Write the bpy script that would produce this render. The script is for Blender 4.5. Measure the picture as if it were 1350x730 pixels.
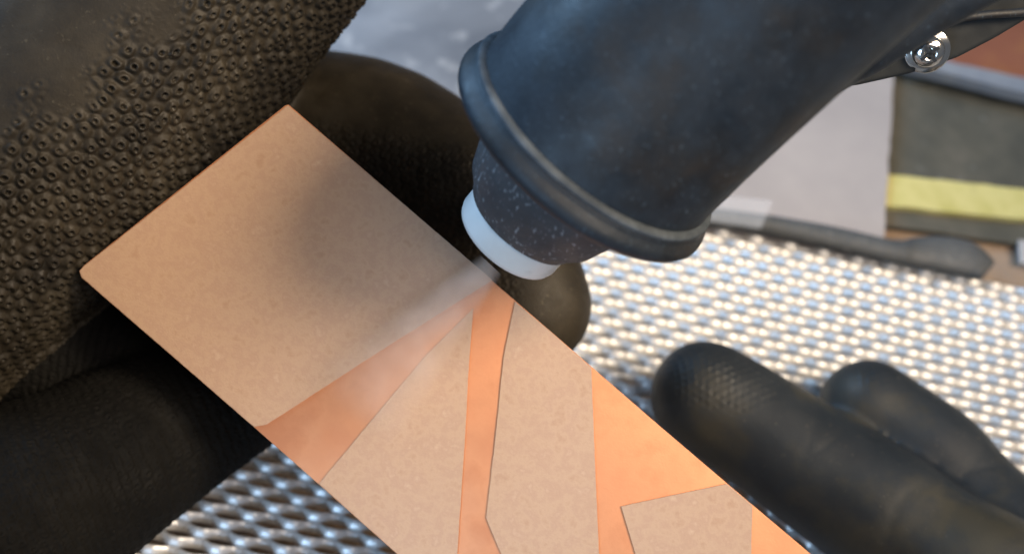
import bpy, bmesh, math, random
import numpy as np
from mathutils import Vector, Matrix, noise
random.seed(4); rng = np.random.default_rng(4)
S = bpy.context.scene; C = S.collection
for o in list(bpy.data.objects): bpy.data.objects.remove(o)
# ------------------------------------------------------------------ camera
F = 1450.0; CX, CY = 675.0, 365.0; H = 0.25
RC = np.array([[.97958618, -.18455077, -.07969895], [.19727859, .80636977, .55753829], [-.03862729, -.5618797, .82631661]])
def c2w(v):                                   # camera (right, down, forward) -> world directions
    a = RC.T @ np.array(v, float)
    return Vector((a[0], -a[1], -a[2]))
R_, D_, F_ = c2w((1, 0, 0)), c2w((0, 1, 0)), c2w((0, 0, 1))
CAMP = Vector((0, 0, H))
cd = bpy.data.cameras.new('camera'); cam = bpy.data.objects.new('camera', cd); C.objects.link(cam)
cd.sensor_width = 36; cd.lens = 36 * F / 1350; cd.clip_start = .005; cd.clip_end = 20
m = Matrix(((R_.x, -D_.x, -F_.x, 0), (R_.y, -D_.y, -F_.y, 0), (R_.z, -D_.z, -F_.z, H), (0, 0, 0, 1)))
cam.matrix_world = m; S.camera = cam
cd.dof.use_dof = True; cd.dof.focus_distance = .207; cd.dof.aperture_fstop = 9.5
def W(px, py, d): return CAMP + R_ * ((px - CX) / F * d) + D_ * ((py - CY) / F * d) + F_ * d
def G(px, py, z=0.0):
    r = R_ * ((px - CX) / F) + D_ * ((py - CY) / F) + F_
    return CAMP + r * ((z - H) / r.z)
def rpx(p, d): return p * d / F               # pixels at a depth -> metres
# ------------------------------------------------------------------ light
w = bpy.data.worlds.new('World'); S.world = w; w.use_nodes = True
w.node_tree.nodes['Background'].inputs[0].default_value = (.78, .86, 1, 1)
w.node_tree.nodes['Background'].inputs[1].default_value = .13
def area(name, loc, target, size, power, col, sy=None):
    l = bpy.data.lights.new(name, 'AREA'); l.energy = power; l.color = col; l.size = size
    if sy: l.shape = 'RECTANGLE'; l.size_y = sy
    o = bpy.data.objects.new(name, l); C.objects.link(o); o.location = loc
    o.rotation_euler = (Vector(target) - Vector(loc)).to_track_quat('-Z', 'Y').to_euler(); return o
sl = bpy.data.lights.new('warm_lamp', 'SPOT'); sl.energy = 42; sl.color = (1, .80, .57); sl.shadow_soft_size = .15; sl.spot_size = math.radians(26); sl.spot_blend = .45
so = bpy.data.objects.new('warm_lamp', sl); C.objects.link(so); so.location = (.46, .13, .62)
so.rotation_euler = (W(930, 40, .22) - so.location).to_track_quat('-Z', 'Y').to_euler()
area('window_light', (-.44, .40, .38), (.05, .12, .05), .32, 5, (.36, .64, 1))
area('side_window', (-.24, -.42, .26), (.06, .12, .02), .22, 2.5, (.46, .70, 1))
area('front_light', (.30, -.06, .56), (.08, .15, 0), .36, 2.1, (1, .85, .72))
S.view_settings.view_transform = 'Standard'; S.view_settings.look = 'None'; S.view_settings.exposure = 0; S.view_settings.gamma = 1
S.render.engine = 'CYCLES'; S.cycles.volume_bounces = 4
# ------------------------------------------------------------------ helpers
def tag(o, label=None, cat=None, group=None, kind=None):
    if label: o['label'] = label
    if cat: o['category'] = cat
    if group: o['group'] = group
    if kind: o['kind'] = kind
    return o
def empty(name, loc, label, cat, group=None):
    o = bpy.data.objects.new(name, None); C.objects.link(o); o.location = loc; o.empty_display_size = .01
    return tag(o, label, cat, group)
def link(name, me, mat, parent=None, smooth=True):
    if mat and not len(me.materials): me.materials.append(mat)
    o = bpy.data.objects.new(name, me); C.objects.link(o)
    if parent is not None:
        o.parent = parent; o.matrix_parent_inverse = Matrix.Translation(-parent.location)
    if smooth: me.polygons.foreach_set('use_smooth', [True] * len(me.polygons))
    return o
def from_bm(bm, name):
    me = bpy.data.meshes.new(name); bmesh.ops.recalc_face_normals(bm, faces=bm.faces); bm.to_mesh(me); bm.free(); return me
def slab(pts, nrm, th, bevel=0, jit=0, sub=1):
    """polygon pts (top face) extruded by th against nrm"""
    P = []
    n = len(pts)
    for i in range(n):
        a, b = pts[i], pts[(i + 1) % n]
        k = max(1, int((b - a).length / sub)) if jit else 1
        for j in range(k):
            p = a.lerp(b, j / k)
            if j and jit:
                t = (b - a).normalized().cross(nrm); p = p + t * (noise.noise(p * 900) * jit + noise.noise(p * 250) * jit)
            P.append(p)
    bm = bmesh.new()
    top = [bm.verts.new(p) for p in P]; bot = [bm.verts.new(p - nrm * th) for p in P]
    ft = bm.faces.new(top); bm.faces.new(bot[::-1])
    for i in range(len(P)): bm.faces.new((top[i], bot[i], bot[(i + 1) % len(P)], top[(i + 1) % len(P)]))
    bmesh.ops.recalc_face_normals(bm, faces=bm.faces)
    if bevel:
        es = [e for e in ft.edges] + [e for e in bm.edges if not any(f is ft for f in e.link_faces)]
        bmesh.ops.bevel(bm, geom=list(ft.edges) if n > 12 else list(set(es)), offset=bevel, segments=3, affect='EDGES', profile=.5)
    return from_bm(bm, 'slab')
def frames(pts):
    T = []
    for i in range(len(pts)):
        a = pts[max(0, i - 1)]; b = pts[min(len(pts) - 1, i + 1)]; T.append((b - a).normalized())
    return T
def sweep(pts, radii, seg=96, caps=True, up=Vector((0, 0, 1)), sq=None):
    T = frames(pts); bm = bmesh.new(); rings = []
    n0 = (up - T[0] * up.dot(T[0])).normalized()
    for p, r, t in zip(pts, radii, T):
        n0 = (n0 - t * n0.dot(t)).normalized(); b = t.cross(n0)
        rings.append([bm.verts.new(p + (n0 * math.cos(q) + b * math.sin(q) * (sq or 1)) * r) for q in [2 * math.pi * k / seg for k in range(seg)]])
    for A, B in zip(rings, rings[1:]):
        for k in range(seg): bm.faces.new((A[k], A[(k + 1) % seg], B[(k + 1) % seg], B[k]))
    if caps: bm.faces.new(rings[0][::-1]); bm.faces.new(rings[-1])
    return from_bm(bm, 'sweep')
def spline(pts, n):
    """catmull-rom through pts (any-dim numpy)"""
    P = [np.array(p, float) for p in pts]; P = [2 * P[0] - P[1]] + P + [2 * P[-1] - P[-2]]; out = []
    m_ = len(P) - 3
    for i in range(n):
        u = i / (n - 1) * m_; k = min(int(u), m_ - 1); t = u - k; a, b, c, d = P[k:k + 4]
        out.append(.5 * ((2 * b) + (c - a) * t + (2 * a - 5 * b + 4 * c - d) * t * t + (-a + 3 * b - 3 * c + d) * t ** 3))
    return out
# ------------------------------------------------------------------ materials
def mat(name, cols, rough=.5, metal=0, nscale=60, rough_var=.1, bump=0, bscale=800, bdist=.0002, stops=None, detail=5, spec=.5, speck=None, scratch=0, extra=None, distort=0):
    M = bpy.data.materials.new(name); M.use_nodes = True; N = M.node_tree.nodes; L = M.node_tree.links
    B = N['Principled BSDF']; B.inputs['Metallic'].default_value = metal; B.inputs['Specular IOR Level'].default_value = spec
    tc = N.new('ShaderNodeTexCoord')
    n = N.new('ShaderNodeTexNoise'); n.inputs['Scale'].default_value = nscale; n.inputs['Detail'].default_value = detail; n.inputs['Roughness'].default_value = .6; n.inputs['Distortion'].default_value = distort
    L.new(tc.outputs['Object'], n.inputs['Vector'])
    cr = N.new('ShaderNodeValToRGB'); e = cr.color_ramp.elements
    stops = stops or [.35 + .3 * i / max(1, len(cols) - 1) for i in range(len(cols))]
    e[0].position = stops[0]; e[0].color = (*cols[0], 1); e[1].position = stops[-1]; e[1].color = (*cols[-1], 1)
    for s, c in list(zip(stops, cols))[1:-1]: x = e.new(s); x.color = (*c, 1)
    L.new(n.outputs['Fac'], cr.inputs['Fac']); col = cr.outputs['Color']
    if speck:                                  # light dust specks (scale, threshold, colour, amount)
        v = N.new('ShaderNodeTexNoise'); v.inputs['Scale'].default_value = speck[0]; v.inputs['Detail'].default_value = 3
        mp = N.new('ShaderNodeMapping'); mp.inputs['Scale'].default_value = speck[4] if len(speck) > 4 else (1, 1, 1)
        L.new(tc.outputs['Object'], mp.inputs['Vector']); L.new(mp.outputs[0], v.inputs['Vector'])
        mr = N.new('ShaderNodeMapRange'); mr.inputs['From Min'].default_value = speck[1]; mr.inputs['From Max'].default_value = speck[1] + .12; mr.inputs['To Max'].default_value = speck[3]
        L.new(v.outputs['Fac'], mr.inputs['Value'])
        mx = N.new('ShaderNodeMix'); mx.data_type = 'RGBA'; mx.inputs[7].default_value = (*speck[2], 1)
        L.new(mr.outputs[0], mx.inputs[0]); L.new(col, mx.inputs[6]); col = mx.outputs[2]
    L.new(col, B.inputs['Base Color'])
    n2 = N.new('ShaderNodeTexNoise'); n2.inputs['Scale'].default_value = nscale * 3.1; n2.inputs['Detail'].default_value = 6; L.new(tc.outputs['Object'], n2.inputs['Vector'])
    mr2 = N.new('ShaderNodeMapRange'); mr2.inputs['From Min'].default_value = .3; mr2.inputs['From Max'].default_value = .7
    mr2.inputs['To Min'].default_value = rough - rough_var; mr2.inputs['To Max'].default_value = rough + rough_var
    L.new(n2.outputs['Fac'], mr2.inputs['Value']); L.new(mr2.outputs[0], B.inputs['Roughness'])
    if bump:
        n3 = N.new('ShaderNodeTexNoise'); n3.inputs['Scale'].default_value = bscale; n3.inputs['Detail'].default_value = 4; L.new(tc.outputs['Object'], n3.inputs['Vector'])
        bp = N.new('ShaderNodeBump'); bp.inputs['Strength'].default_value = bump; bp.inputs['Distance'].default_value = bdist
        L.new(n3.outputs['Fac'], bp.inputs['Height']); L.new(bp.outputs[0], B.inputs['Normal'])
    return M
M = {}
M['copper'] = mat('copper', [(.58, .235, .11), (.66, .29, .14), (.62, .26, .125)], .55, .45, 70, .05, .3, 2200, .00008)
M['copper_edge'] = mat('copper_edge', [(.5, .36, .28), (.7, .55, .45)], .4, .8, 200)
M['mask'] = mat('mask', [(.42, .26, .17), (.475, .315, .21), (.44, .28, .19), (.52, .36, .245)], .60, 0, 380, .08, .6, 2600, .00008, spec=.35, detail=10, stops=[.3,.45,.58,.75])
M['glove'] = mat('glove', [(.013, .010, .006), (.022, .017, .010), (.034, .027, .017)], .62, 0, 90, .1, .4, 1800, .0002, speck=(900, .64, (.09, .076, .052), .5), spec=.35)
M['glove_shaded'] = mat('glove_shaded', [(.003, .0028, .0025), (.0055, .005, .004)], .8, 0, 60, .1, .2, 1200, .0001, spec=.15)  # glove rubber with the shade on the lower fingers put into its colour
M['glove2'] = mat('glove2', [(.009, .013, .018), (.015, .020, .025), (.040, .037, .026)], .55, 0, 34, .10, .25, 1500, .0002, speck=(1100, .64, (.10, .09, .07), .4))
M['boot'] = mat('boot', [(.0028, .0065, .012), (.006, .0115, .019), (.004, .0065, .010), (.010, .0085, .008)], .6, 0, 55, .12, .3, 900, .00025, speck=(2300, .62, (.08, .12, .16), .4, (1, 1, .35)))
M['boot_dusty'] = mat('boot_dusty', [(.03, .032, .036), (.05, .052, .056)], .6, 0, 90, .1, .3, 900, .0002, speck=(1700, .60, (.36, .38, .40), .6, (1, 1, .45)))
M['ceramic'] = mat('ceramic', [(.62, .62, .60), (.72, .72, .70)], .38, 0, 60, .06, .08, 700, .0001, speck=(300, .66, (.4, .38, .35), .4))
M['rim_wear'] = mat('rim_wear', [(.03, .038, .048), (.05, .06, .07), (.085, .10, .115)], .75, 0, 150, .1, .4, 900, .0002, stops=[.35, .5, .68], spec=.2)
M['bracket'] = mat('bracket', [(.010, .012, .014), (.018, .020, .021)], .75, 0, 80, .1, spec=.15)
M['steel'] = mat('steel', [(.60, .60, .60), (.76, .76, .75), (.68, .68, .68)], .46, .5, 120, .08, .3, 1200, .0002, speck=(350, .60, (.42, .33, .22), .45))
M['chrome'] = mat('chrome', [(.75, .72, .66), (.85, .83, .8)], .14, 1, 100, .04)
M['sheet_steel'] = mat('sheet_steel', [(.13, .14, .16), (.19, .20, .22), (.27, .28, .30)], .5, .35, 14, .12, .15, 600, .0003, speck=(120, .58, (.5, .5, .5), .5), distort=.8)
M['sand'] = mat('sand', [(.24, .165, .11), (.33, .235, .16), (.28, .21, .155)], .85, 0, 50, .05, .8, 1600, .0006, speck=(700, .6, (.2, .2, .22), .5))
M['paper'] = mat('paper', [(.31, .285, .28), (.36, .33, .32)], .6, 0, 35, .06, .1, 500, .0002)
M['olive'] = mat('olive', [(.055, .056, .046), (.078, .076, .06), (.11, .10, .08)], .7, 0, 45, .1, .3, 900, .0003, speck=(140, .66, (.32, .32, .3), .6))
M['yellow'] = mat('yellow', [(.44, .40, .13), (.54, .49, .20), (.48, .44, .16)], .6, 0, 60, .1, .2, 900, .0002, speck=(160, .64, (.28, .25, .10), .7, (1, .3, 1)))
M['red'] = mat('red', [(.17, .06, .035), (.25, .09, .05), (.36, .17, .05)], .6, 0, 22, .1, .2, 600, .0003, stops=[.3, .5, .72])
M['blue_bar'] = mat('blue_bar', [(.20, .23, .28), (.29, .32, .36)], .5, .2, 40)
M['strip'] = mat('strip', [(.060, .066, .070), (.090, .095, .098)], .6, 0, 60, .1, .3, 700, .0003, speck=(300, .6, (.2, .2, .19), .5))
M['white'] = mat('white', [(.36, .36, .37), (.42, .42, .42)], .5, 0, 60)
gl = bpy.data.materials.new('clear_tape'); gl.use_nodes = True; b_ = gl.node_tree.nodes['Principled BSDF']
b_.inputs['Base Color'].default_value = (.75, .78, .82, 1); b_.inputs['Roughness'].default_value = .25; b_.inputs['Alpha'].default_value = .12; M['tape'] = gl
# ------------------------------------------------------------------ setting: floors
FZ = -.03
o = link('floor', slab([Vector((-.6, -.35, FZ)), Vector((.6, -.35, FZ)), Vector((.6, .285, FZ)), Vector((-.6, .285, FZ))], Vector((0, 0, 1)), .01), M['sand'], smooth=False); tag(o, kind='structure')
YF = G(1100, 331, 0).y                        # far edge of the grate
LZ = -.006
o = link('ledge', slab([Vector((-.7, YF + .004, LZ)), Vector((.9, YF + .004, LZ)), Vector((.9, 1.4, LZ)), Vector((-.7, 1.4, LZ))], Vector((0, 0, 1)), .0159), M['sheet_steel'], smooth=False); tag(o, kind='structure')
Z = Vector((0, 0, 1))
def flat(name, px, z, th, material, label, cat, jit=.0004, bevel=0):
    pts = [G(x, y, z) for x, y in px]
    me = slab(pts, Z, th, bevel, jit, .004)
    o = link(name, me, material, smooth=False)
    c = sum((v.co for v in me.vertices), Vector()) / len(me.vertices)
    for v in me.vertices: v.co -= c
    o.location = c
    return tag(o, label, cat)
z0 = LZ + .0006
flat('sand_patch', [(1150, 262), (1430, 268), (1480, 430), (1180, 392), (1130, 345)], z0, .0006, M['sand'], 'spread of tan sand on the ledge at the far right beyond the metal grate', 'sand', .002)
flat('rubber_mat', [(1140, -40), (1560, -20), (1560, 345), (1350, 322), (1160, 296)], z0 + .0025, .0018, M['olive'], 'dark olive rubber mat lying under the yellow stripe', 'mat')
flat('yellow_strip', [(1140, 226), (1350, 249), (1560, 274), (1560, 315), (1350, 288), (1140, 268)], z0 + .0045, .0019, M['yellow'], 'scuffed yellow strip lying across the dark olive mat', 'strip')
flat('red_board', [(1215, -60), (1560, -60), (1560, 160), (1350, 108), (1225, 78)], z0 + .006, .0034, M['red'], 'rust red board at the upper right corner behind the screw', 'board')
flat('metal_bar', [(1195, 68), (1350, 103), (1560, 152), (1560, 170), (1350, 122), (1195, 84)], z0 + .0105, .004, M['blue_bar'], 'thin blue grey metal bar along the edge of the rust red board', 'bar')
flat('grey_sheet', [(870, 20), (1184, 20), (1178, 110), (1165, 322), (1164, 345), (870, 290)], z0 + .0062, .0008, M['paper'], 'pale mauve grey paper sheet lying beside the dark olive mat', 'paper sheet')
flat('white_scrap', [(1343, 316), (1372, 320), (1372, 352), (1346, 346)], z0 + .003, .0012, M['white'], 'small white scrap on the tan sand at the right edge of the picture', 'scrap')
# ------------------------------------------------------------------ expanded metal grate: one strand per row
LA, LB = .03941444 * H, .02522856 * H          # long and short pitch
TAU = math.radians(-36); WD = .0026; TH = .0006
STEP = 24; NC = 64
def strand_mesh():
    X = []; bm = bmesh.new(); n = NC * STEP
    # cross-section (s, t) rounded rectangle
    hw, ht, r = WD / 2, TH / 2, TH * .45
    cs = [(-hw, 0), (-hw + r, ht), (hw - r, ht), (hw, 0), (hw - r, -ht), (-hw + r, -ht)]
    rings = []
    for i in range(n + 1):
        u = i / STEP; tri = 1 - abs(1 - 2 * (u % 1)); q = min(1, max(0, (tri - .12) / .76)); q = q * q * (3 - 2 * q)     # 0 at own bond, 1 at the next row's
        v = (WD / 2 * math.cos(TAU)) * (1 - q) + (LB / 2 - WD / 2 * math.cos(TAU)) * q
        z = WD / 2 * math.sin(TAU) * (1 - 2 * q)
        ring = []
        for s, t in cs:
            tau = TAU
            ring.append(bm.verts.new((u * LA, -(v + s * math.cos(tau) - t * math.sin(tau)), z + s * math.sin(tau) + t * math.cos(tau))))
        rings.append(ring)
    k = len(cs)
    for A, B in zip(rings, rings[1:]):
        for j in range(k): bm.faces.new((A[j], A[(j + 1) % k], B[(j + 1) % k], B[j]))
    bm.faces.new(rings[0][::-1]); bm.faces.new(rings[-1])
    return from_bm(bm, 'strand')
FLIP = False
# phase: one bond sits at this pixel of the far rows
ph = G(1152, 331, 0)
GX0 = ph.x - 40 * LA
grate = empty('metal_grate', (0, .05, 0), 'silvery expanded metal grate under the copper plate and both gloves', 'grate')
sm = strand_mesh()
NR = int((YF + .33) / (LB / 2))
for k in range(NR):
    o = link('strand', sm, M['steel'], grate, smooth=True)
    o.matrix_parent_inverse = Matrix.Identity(4)
    o.location = Vector((GX0 + (LA / 2 if k % 2 else 0), YF - k * LB / 2, 0)) - grate.location
for s, y in (('far', YF + .0008),):
    pass
# ------------------------------------------------------------------ ribbed rubber strip on the far edge
def ribbed_strip():
    top = [(900, 271), (935, 276), (1010, 285), (1100, 300), (1176, 317), (1205, 313), (1240, 311), (1275, 317), (1298, 332), (1308, 349)]
    bot = [(900, 291), (935, 297), (1010, 309), (1100, 329), (1180, 347), (1205, 352), (1240, 358), (1275, 365), (1291, 370), (1303, 358)]
    n = 200; T = spline(top, n); Bq = spline(bot, n); z = .004; bm = bmesh.new(); rings = []
    for i in range(n):
        a = G(*T[i], z); b = G(*Bq[i], z); rib = .0003 * math.sin(i * 2.6)
        ring = []
        for j in range(9):
            f = j / 8; p = a.lerp(b, f); h = .0028 * math.sin(math.pi * f) ** .5
            ring.append(bm.verts.new(p + Z * (h + rib * (1 if 0 < j < 8 else 0))))
        for j in range(7, 0, -1): ring.append(bm.verts.new(a.lerp(b, j / 8) - Z * .002 * math.sin(math.pi * j / 8) ** .5))
        rings.append(ring)
    for A, B in zip(rings, rings[1:]):
        for j in range(16): bm.faces.new((A[j], A[(j + 1) % 16], B[(j + 1) % 16], B[j]))
    bm.faces.new(rings[0][::-1]); bm.faces.new(rings[-1])
    return from_bm(bm, 'strip')
o = link('rubber_strip', ribbed_strip(), M['strip']); tag(o, 'dark ribbed rubber strip with a pointed end along the far edge of the grate', 'strip')
flat('tape_piece', [(935, 256), (1019, 264), (1003, 301), (930, 290)], .0095, .0003, M['tape'], 'small clear piece of tape lying on the grey sheet beside the nozzle', 'tape', .0003)
# ------------------------------------------------------------------ copper plate
def PD(px, py):                                # depth of the plate's plane, which tips slightly
    return .2165 - (px - 500) * 8e-6 - (py - 400) * 3e-6
PQ = [Vector(W(x, y, .2165)) for x, y in ((380, 140), (105, 358), (1080, 730))]
e1 = W(900, 560, .2125) - W(380, 140, .217); e2 = W(105, 358, .2185) - W(380, 140, .217)
PN = e1.cross(e2).normalized()
if PN.dot(CAMP - PQ[0]) < 0: PN = -PN
P0 = W(380, 140, .217)
def PP(x, y, lift=0):
    r = R_ * ((x - CX) / F) + D_ * ((y - CY) / F) + F_
    t = (P0 + PN * lift - CAMP).dot(PN) / r.dot(PN)
    return CAMP + r * t
def rounded(pts, i, r=.0012):
    return pts
plate = empty('copper_plate', PP(600, 450), 'matte copper plate with straight sided masking pieces under the blasting nozzle', 'plate')
outline = [(380, 138), (376, 139), (110, 350), (104, 357), (107, 366), (335, 563), (420, 638), (520, 727), (640, 836), (720, 905), (1300, 925), (1080, 739), (960, 638), (870, 561.5), (680, 397)]
me = slab([PP(x, y) for x, y in outline], PN, .0011, .00012)
link('sheet', me, M['copper'], plate)
MT = .0003
masks = [
 [(379.7, 139.2), (110.5, 351), (105, 357), (107.8, 365.3), (335, 562), (352, 559), (500, 463), (649, 369)],
 [(624, 406), (560, 470), (420.6, 637), (520.4, 726), (640.5, 834), (600, 834), (603, 730), (614, 560), (619, 470)],
 [(679, 397.2), (664, 470), (655, 560), (641, 682), (661, 730), (690, 832), (800, 832), (790, 730), (784, 600), (780, 486), (779, 483.6), (730, 440.8)],
 [(819, 667), (958, 637.4), (961, 639.6), (992, 665.8), (991, 700), (990, 760), (990, 832), (860, 832), (838, 730)]]
for pts in masks:
    link('mask_piece', slab([PP(x, y, MT + .00002) for x, y in pts], PN, MT, 0, .00005, .0007), M['mask'], plate, smooth=False)
# ------------------------------------------------------------------ blast gun
NZ = 110
ctr = [(671, 314, .2035), (691, 288, .2005), (708, 265, .198), (774, 191, .1905), (812, 146, .187), (972, -8, .174), (1120, -145, .163), (1240, -256, .155)]
cpts = [W(x, y, d) for x, y, d in ctr]
A = cpts[3]; ax = (cpts[1] - cpts[3]).normalized()         # from the flange towards the tip
gun = empty('blast_nozzle', cpts[3], 'black rubber booted blasting nozzle with a white ceramic tip', 'nozzle')
rF = rpx(196, .1905)
# straight front end: profile (t along axis from flange centre, radius)
def lathe(prof, mat_, name, parent=gun, seg=NZ, wob=0):
    u = ax.orthogonal().normalized(); v = ax.cross(u); bm = bmesh.new(); rings = []
    for t, r in prof:
        ring = []
        for k in range(seg):
            q = 2 * math.pi * k / seg; d = u * math.cos(q) + v * math.sin(q)
            rr = r * (1 + wob * noise.noise(Vector((math.cos(q) * 2, math.sin(q) * 2, t * 300))))
            ring.append(bm.verts.new(A + ax * t + d * max(rr, 1e-5)))
        rings.append(ring)
    for a, b in zip(rings, rings[1:]):
        for k in range(seg): bm.faces.new((a[k], a[(k + 1) % seg], b[(k + 1) % seg], b[k]))
    bm.faces.new(rings[0][::-1]); bm.faces.new(rings[-1])
    return link(name, from_bm(bm, name), mat_, parent)
mm = .001
Ls = (cpts[1] - cpts[3]).length; Le = (cpts[0] - cpts[3]).length
rc0, rc1, rw = rpx(112, .196), rpx(80, .2), rpx(77, .202)
lathe([(-3.4*mm, rF*.93), (-3.1*mm, rF*.962), (-2.5*mm, rF*.965), (-1.9*mm, rF*.975), (-1.2*mm, rF*1.0), (-.4*mm, rF*1.012), (.4*mm, rF*1.014), (1.2*mm, rF*1.0), (1.9*mm, rF*.965), (2.7*mm, rF*.89), (4.2*mm, rF*.79), (5.6*mm, rF*.70), (6.4*mm, rF*.64), (6.6*mm, rF*.5)], M['boot'], 'rim', wob=.006)
lathe([(-4.1*mm, rF*.925), (-3.9*mm, rF*.958), (-3.5*mm, rF*.968), (-3.1*mm, rF*.965), (-2.7*mm, rF*.93)], M['rim_wear'], 'seam_ridge', wob=.004)
lathe([(3*mm, rc0*1.16), (5*mm, rc0*1.14), (7*mm, rc0*1.10), (Ls - 4*mm, rc0*.92), (Ls - 1.2*mm, rc1*1.06), (Ls - .3*mm, rc1*1.03), (Ls, rc1*.98), (Ls + .05*mm, rc1*.9)], M['boot_dusty'], 'collar', wob=.01)
tip = lathe([(Ls - 1*mm, rw*.97), (Ls + .3*mm, rw*.985), (Le - 1.2*mm, rw*.99), (Le - .3*mm, rw*.96), (Le + .15*mm, rw*.88), (Le + .2*mm, rw*.45), (Le - .2*mm, rw*.38), (Le - 4*mm, rw*.33)], M['ceramic'], 'ceramic_tip')
bc = [A + ax * (-1*mm)] + [W(x, y, d) for x, y, d in ((838, 120, .1842), *ctr[5:])]
bc = [Vector(p) for p in spline([tuple(p) for p in bc], 60)]
br = [rF * (.918 - .012 * i / 59 - .10 * max(0, i - 14) / 45) for i in range(60)]
def bulge(pts, radii): return sweep(pts, radii, 140)
o = link('barrel', bulge(bc, br), M['boot'], gun)
# second hose behind the barrel
hc = [W(x, y, d) for x, y, d in ((1010, 178, .200), (1098, 97, .188), (1174, 48, .183), (1226, 14, .180), (1300, -28, .176), (1400, -85, .17))]
hc = [Vector(p) for p in spline([tuple(p) for p in hc], 30)]
link('hose', sweep(hc, [rpx(33, .182) * min(1, .5 + .06 * i) for i in range(30)], 64), M['boot'], gun)
# bracket arm and its screw
bn = (CAMP - W(1200, 60, .205)).normalized()
arm = [(1105, 114), (1128, 113), (1200, 97), (1262, 76), (1312, 50), (1362, 20), (1420, -20), (1380, -80), (1260, -60), (1160, 20), (1112, 80)]
link('bracket', slab([W(x, y, .207) for x, y in arm], bn, .004, .0008), M['bracket'], gun)
sc = [W(x, y, d) for x, y, d in ((1232, 40, .2055), (1262, 26, .2052), (1300, 20, .205), (1352, 16, .2048), (1400, 6, .2045))]
sc = [Vector(p) for p in spline([tuple(p) for p in sc], 24)]
link('bracket_rib', sweep(sc, [.0008] * 24, 16), M['boot'], gun)
ax0, A0 = ax, A
ax = (bn + R_ * .25 + D_ * .25).normalized(); A = W(1221, 66, .2065)
rs = rpx(30, .205)
scr = empty('bracket_screw', A, 'shiny round headed chrome screw in the black bracket beside the nozzle barrel', 'screw')
scr_p = scr
lathe([(.0002, rs*.9), (.0004, rs), (.0009, rs), (.0011, rs*.95), (.0011, rs*.5)], M['chrome'], 'washer', scr_p, 48)
lathe([(.001, rs*.72), (.0018, rs*.70), (.0024, rs*.58), (.0028, rs*.40), (.0029, rs*.26), (.0018, rs*.2), (.0016, rs*.02)], M['chrome'], 'screw_head', scr_p, 48)
bm = bmesh.new()
u = ax.orthogonal().normalized(); v = ax.cross(u)
for d1, d2 in ((u, v), (v, u)):
    mtx = Matrix((d1, d2, ax)).transposed().to_4x4(); mtx.translation = A + ax * .00275
    bmesh.ops.create_cube(bm, size=1, matrix=mtx @ Matrix.Diagonal((rs * .9, rs * .14, .0005, 1)))
link('cross_recess', from_bm(bm, 'cross'), M['boot'], scr_p, smooth=False)
ax, A = ax0, A0
# ------------------------------------------------------------------ abrasive dust jet
def jet(x0, y0, x1, y1, r0, r1, dens, name, label):
    a = PP(x0, y0, .0062); b = PP(x1, y1, r1 * .55)
    pts = [a.lerp(b, i / 12) for i in range(13)]
    me = sweep(pts, [r0 + (r1 - r0) * (i / 12) for i in range(13)], 40)
    M_ = bpy.data.materials.new(name); M_.use_nodes = True; N = M_.node_tree.nodes; L = M_.node_tree.links
    N.remove(N['Principled BSDF']); pv = N.new('ShaderNodeVolumePrincipled'); L.new(pv.outputs[0], N['Material Output'].inputs['Volume'])
    pv.inputs['Color'].default_value = (1, .88, .77, 1); pv.inputs['Anisotropy'].default_value = 0
    # density falls from the axis outwards and along the jet
    tc = N.new('ShaderNodeTexCoord'); ox = tc.outputs['Object']
    axd = (b - a); ln = axd.length; axd.normalize()
    def vm(op, i0, i1=None, val=None):
        n = N.new('ShaderNodeVectorMath'); n.operation = op; L.new(i0, n.inputs[0])
        if i1 is not None: L.new(i1, n.inputs[1])
        if val is not None: n.inputs[1].default_value = val
        return n
    def mt(op, i0, i1=None, v1=None):
        n = N.new('ShaderNodeMath'); n.operation = op
        if isinstance(i0, (int, float)): n.inputs[0].default_value = i0
        else: L.new(i0, n.inputs[0])
        if i1 is not None: L.new(i1, n.inputs[1])
        if v1 is not None: n.inputs[1].default_value = v1
        return n.outputs[0]
    rel = vm('SUBTRACT', ox, val=tuple(a)).outputs[0]
    t = vm('DOT_PRODUCT', rel, val=tuple(axd)).outputs['Value']
    sc_ = N.new('ShaderNodeVectorMath'); sc_.operation = 'SCALE'; sc_.inputs[0].default_value = tuple(axd); L.new(t, sc_.inputs['Scale'])
    rad = vm('LENGTH', vm('SUBTRACT', rel, sc_.outputs[0]).outputs[0]).outputs['Value']
    tn = mt('DIVIDE', t, v1=ln)
    rr = mt('ADD', mt('MULTIPLY', tn, v1=r1 - r0), v1=r0)
    q = mt('DIVIDE', rad, rr)
    fall = mt('POWER', mt('MAXIMUM', mt('SUBTRACT', 1.0, mt('MULTIPLY', q, q)), v1=0.0), v1=1.3)
    end = mt('POWER', mt('MAXIMUM', mt('SUBTRACT', 1.0, tn), v1=0.0), v1=.8)
    wide = mt('DIVIDE', r0 , rr)
    nz = N.new('ShaderNodeTexNoise'); nz.inputs['Scale'].default_value = 170; nz.inputs['Detail'].default_value = 2; L.new(ox, nz.inputs['Vector'])
    dn = mt('MULTIPLY', mt('MULTIPLY', fall, end), mt('ADD', mt('MULTIPLY', mt('POWER', nz.outputs['Fac'], v1=2.0), v1=2.6), v1=.35))
    dn = mt('MULTIPLY', mt('MULTIPLY', dn, mt('POWER', wide, v1=.5)), v1=dens)
    L.new(dn, pv.inputs['Density'])
    o = link(name, me, M_); tag(o, label, 'dust', kind='stuff'); return o
jet(647, 349, 465, 545, .0030, .0125, 200, 'abrasive_dust', 'pale spray of abrasive dust fanning from the white nozzle tip over the plate')
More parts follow.
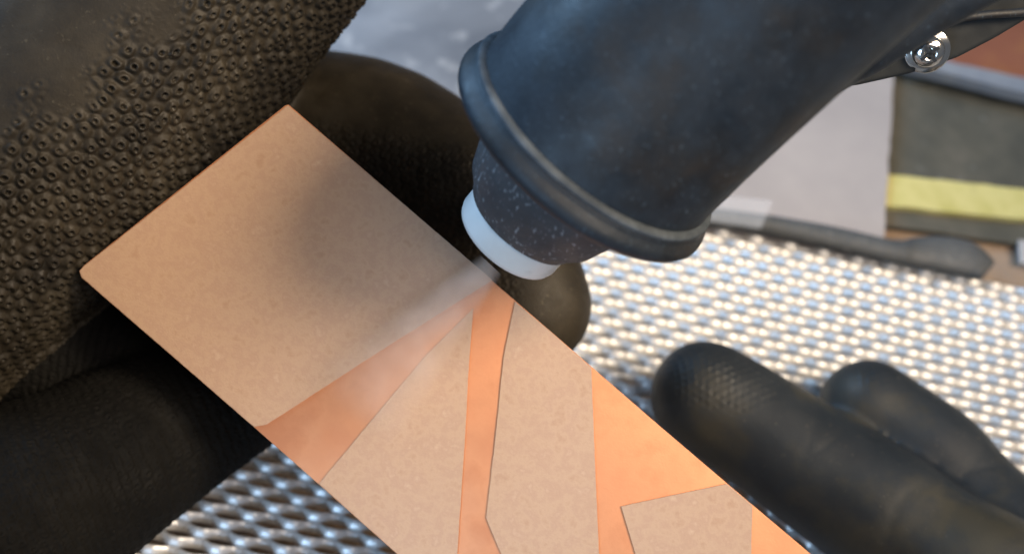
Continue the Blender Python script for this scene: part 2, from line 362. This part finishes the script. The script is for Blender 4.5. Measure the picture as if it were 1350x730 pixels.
# ------------------------------------------------------------------ gloves
def evaluated(me, mods):
    ob = bpy.data.objects.new('tmp', me); C.objects.link(ob)
    for ty, kw in mods:
        md = ob.modifiers.new('m', ty)
        for k, v in kw.items(): setattr(md, k, v)
    dg = bpy.context.evaluated_depsgraph_get(); dg.update()
    res = bpy.data.meshes.new_from_object(ob.evaluated_get(dg)); bpy.data.objects.remove(ob); return res
def capsule_into(bm, a, b, ra, rb, seg=28):
    d = b - a; ln = d.length
    if ln < 1e-6: return
    t = d / ln; u = t.orthogonal().normalized(); v = t.cross(u); rings = []
    prof = [(-ra * math.cos(q), ra * math.sin(q)) for q in [math.pi / 2 * k / 7 for k in range(1, 8)]] + [(ln + rb * math.sin(q), rb * math.cos(q)) for q in [math.pi / 2 * k / 7 for k in range(0, 7)]]
    for s, r in prof: rings.append([bm.verts.new(a + t * s + (u * math.cos(2 * math.pi * k / seg) + v * math.sin(2 * math.pi * k / seg)) * r) for k in range(seg)])
    for A_, B_ in zip(rings, rings[1:]):
        for k in range(seg): bm.faces.new((A_[k], A_[(k + 1) % seg], B_[(k + 1) % seg], B_[k]))
    c0 = bm.verts.new(a - t * ra); c1 = bm.verts.new(b + t * rb)
    for k in range(seg):
        bm.faces.new((c0, rings[0][(k + 1) % seg], rings[0][k])); bm.faces.new((c1, rings[-1][k], rings[-1][(k + 1) % seg]))
def glove_mesh(chains, voxel, smooth_it, levels):
    bm = bmesh.new()
    for ch in chains:
        pts = spline([(*W(x, y, d), r * d / F) for x, y, d, r in ch], len(ch) * 3)
        for p, q in zip(pts, pts[1:]): capsule_into(bm, Vector(p[:3]), Vector(q[:3]), p[3], q[3])
    me = from_bm(bm, 'glove')
    return evaluated(me, [('REMESH', dict(mode='VOXEL', voxel_size=voxel)), ('SMOOTH', dict(factor=.6, iterations=smooth_it)), ('SUBSURF', dict(levels=levels, render_levels=levels))])
def bone_coords(co, chain):
    """closest point on the chain: axial length s, angle theta, radial distance ratio"""
    pts = np.array([(*W(x, y, d), r * d / F) for x, y, d, r in chain]); best = np.full(len(co), 9e9); S_ = np.zeros(len(co)); TH_ = np.zeros(len(co)); acc = 0
    ref = np.array(c2w((0, 0, -1)))
    for a, b in zip(pts, pts[1:]):
        d = b[:3] - a[:3]; ln = np.linalg.norm(d); t = d / ln; s = (co - a[:3]) @ t; sc_ = np.clip(s, 0, ln)
        q = co - a[:3] - sc_[:, None] * t; dist = np.linalg.norm(q, axis=1); r = a[3] + (b[3] - a[3]) * sc_ / ln
        e = dist / r; u = ref - t * (ref @ t); u /= np.linalg.norm(u); v = np.cross(t, u)
        th = np.arctan2(q @ v, q @ u) * r.mean()
        m_ = e < best; best[m_] = e[m_]; S_[m_] = (acc + s)[m_]; TH_[m_] = th[m_]; acc += ln
    return best, S_, TH_
def sstep(a, b, x): t = np.clip((x - a) / (b - a), 0, 1); return t * t * (3 - 2 * t)
def hexd(x, y, p, jit=.12):
    """distance to nearest point of a hex lattice of pitch p, and an id"""
    h = p * .866; best = np.full(len(x), 9e9); idn = np.zeros(len(x))
    r0 = np.floor(y / h)
    for dr in (-1, 0, 1, 2):
        r = r0 + dr; off = np.where(np.mod(r, 2) > .5, p / 2, 0)
        c0 = np.round((x - off) / p)
        for dc in (-1, 0, 1):
            c = c0 + dc; hsh = np.mod(np.sin(c * 12.9898 + r * 78.233) * 43758.5453, 1); h2 = np.mod(np.sin(c * 39.34 + r * 11.135) * 24634.63, 1)
            px = c * p + off + (hsh - .5) * p * jit * 2; py = r * h + (h2 - .5) * p * jit * 2
            d = (np.abs(x - px) ** 3 + np.abs(y - py) ** 3) ** (1 / 3); m_ = d < best; best[m_] = d[m_]; idn[m_] = hsh[m_]
    return best, idn
def vnoise(co, s):
    return np.array([noise.noise(Vector(c) * s) for c in co])
def px_of(co):
    r = co - np.array(CAMP); x = r @ np.array(R_); y = r @ np.array(D_); z = r @ np.array(F_)
    return x / z * F + CX, y / z * F + CY, z
def disp(me, fn):
    n = len(me.vertices); co = np.empty(n * 3); me.vertices.foreach_get('co', co); co = co.reshape(-1, 3)
    nn = np.empty(n * 3); me.vertex_normals.foreach_get('vector', nn); nn = nn.reshape(-1, 3)
    co2 = co + nn * fn(co)[:, None]; me.vertices.foreach_set('co', co2.ravel()); me.update()
palm = [(440, -270, .222, 195), (262, -88, .230, 216), (125, 85, .236, 232), (-40, 235, .236, 232), (-230, 420, .24, 240)]
index = [(200, 150, .285, 125), (380, 178, .276, 118), (500, 195, .268, 112), (610, 270, .258, 102), (668, 352, .254, 92), (693, 402, .252, 84)]
middle = [(-140, 420, .245, 120), (30, 455, .250, 100), (180, 470, .254, 86), (300, 468, .257, 78), (390, 440, .257, 70)]
ring_ = [(-180, 790, .212, 200), (0, 690, .222, 152), (110, 628, .232, 122), (225, 560, .243, 102), (320, 510, .248, 86)]
unseen_shade_cuff = [(-60, 200, .245, 200), (-230, 420, .235, 235), (-420, 640, .19, 270), (-620, 900, .14, 380), (-800, 1100, .11, 460)]  # unseen cuff and forearm, placed to keep light off the lower fingers
lg = glove_mesh([palm, index, middle, ring_, unseen_shade_cuff], .0014, 8, 2)
def left_disp(co):
    X, Y, Zd = px_of(co)
    e1_, s1, t1 = bone_coords(co, palm); e2_, s2, t2 = bone_coords(co, index); e3, s3, t3 = bone_coords(co, middle); e4, s4, t4 = bone_coords(co, ring_)
    wob = .0011 * np.sin(co[:, 0] * 120 + co[:, 1] * 60) + .0008 * np.sin(co[:, 1] * 170 - co[:, 2] * 110)
    E_ = np.stack([e1_, e2_, e3, e4]); k = E_.argmin(0)
    s = np.choose(k, [s1, s2, s3, s4]) + wob; t = np.choose(k, [t1, t2, t3, t4]) - wob
    p = np.where(k == 0, .0031, .0024)
    ws = .0005 * np.sin(t * 620 + 2 * np.sin(s * 330)); wt = .0005 * np.sin(s * 560 + 2 * np.sin(t * 390))
    d, idn = hexd(s + ws * .5, t + wt * .5, p, .12)
    nub = np.where(k == 0, 1, .75) * (.00085 * (1 - sstep(.10 * p, .50 * p, d)) ** .8 - .00120 * (1 - sstep(.05 * p, .19 * p, d))) * (.75 + .45 * idn)
    nub = nub * 1.1 + .00006 * np.sin(s * 2900 + 3 * np.sin(t * 700)) * np.sin(t * 3300 + 2 * np.sin(s * 900)) + .00010 * np.sin(s * 1300 + 2 * np.sin(t * 410)) * np.sin(t * 1500)
    # smooth back of the hand in the top left corner, texture fading in over a ragged border
    line = (X * .62 + Y * .78)
    rag = 26 * np.sin(X * .05) + 14 * np.sin(Y * .11 + X * .03)
    mk = sstep(120, 205, line + rag)
    # index finger: smooth back, gripping texture only towards its palm side
    side = sstep(0, 35, (Y - (150 + (X - 430) * .15)) + .15 * rag)
    mk = np.where(k == 1, side * (1 - sstep(660, 700, X)), mk)
    fine, _ = hexd(s, t, .0016, .1)
    ridge = .00010 * np.sin(s * 2 * np.pi / .0020 + t * 260)
    low = (k >= 2) 
    out = nub * mk * np.where(k == 0, 1.0, .62)
    out = np.where(low, .35 * nub + ridge, out)
    lumps = .0008 * np.sin(co[:, 0] * 95 + 1) * np.sin(co[:, 1] * 80) * np.sin(co[:, 2] * 70 + 2)
    return out + lumps
disp(lg, left_disp)
lg.materials.append(M['glove']); lg.materials.append(M['glove_shaded'])
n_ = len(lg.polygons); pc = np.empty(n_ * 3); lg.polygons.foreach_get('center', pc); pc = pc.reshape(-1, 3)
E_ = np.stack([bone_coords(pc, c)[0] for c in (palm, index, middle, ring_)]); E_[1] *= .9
lg.polygons.foreach_set('material_index', (E_.argmin(0) >= 2).astype(np.int32))  # middle and ring fingers take the rubber with shade painted in
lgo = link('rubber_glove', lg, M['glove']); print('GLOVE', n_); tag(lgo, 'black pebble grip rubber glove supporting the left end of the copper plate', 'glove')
f1 = [(930, 522, .266, 74), (1000, 566, .263, 78), (1120, 648, .255, 86), (1260, 745, .243, 96), (1420, 860, .228, 112)]
f2 = [(1146, 541, .273, 68), (1190, 572, .270, 70), (1268, 648, .262, 76), (1340, 735, .251, 86), (1440, 860, .235, 110)]
f3 = [(1420, 900, .232, 140), (1600, 1060, .20, 220), (1800, 1240, .18, 270)]
f4 = [(1180, 920, .225, 80), (1420, 1000, .215, 120), (1640, 1100, .20, 160)]
rg = glove_mesh([f1, f2, f3, f4], .0013, 8, 1)
def right_disp(co):
    X, Y, Zd = px_of(co); e1_, s1, t1 = bone_coords(co, f1); e2_, s2, t2 = bone_coords(co, f2)
    s = np.where(e1_ < e2_, s1, s2); t = np.where(e1_ < e2_, t1, t2)
    d, idn = hexd(s, t, .0019, .06)
    nub = -.00030 * (1 - sstep(.15 * .0019, .42 * .0019, d)) 
    a = sstep(-30, -8, -np.hypot((X - 965) * .62, (Y - 488) * 1.0) + 34)
    b = .8 * sstep(0, 20, -np.hypot((X - 1150) * .6, (Y - 490)) + 30)
    out = nub * np.maximum(np.where(e1_ < e2_, a, 0), np.where(e1_ < e2_, 0, b))
    cre = np.zeros(len(co))
    for s0, wd_, am in ((.026, .0011, .5), (.0295, .0008, .35), (.052, .0014, .7), (.0565, .0010, .45), (.061, .0012, .4)):
        cre -= .00022 * am * np.exp(-((s - s0 + .0012 * np.sin(t * 260 + s0 * 900)) / wd_) ** 2) * (.4 + .6 * np.sin(t * 120 + s0 * 400) ** 2)
    out = out + cre
    folds = .0006 * np.sin(X * .021 + Y * .034) * sstep(1050, 1300, X)
    return out + folds + .00015 * np.sin(co[:, 0] * 180) * np.sin(co[:, 1] * 150)
disp(rg, right_disp)
rgo = link('rubber_glove', rg, M['glove2']); tag(rgo, 'smooth dark rubber glove with two fingers resting on the metal grate, right of the plate', 'glove')
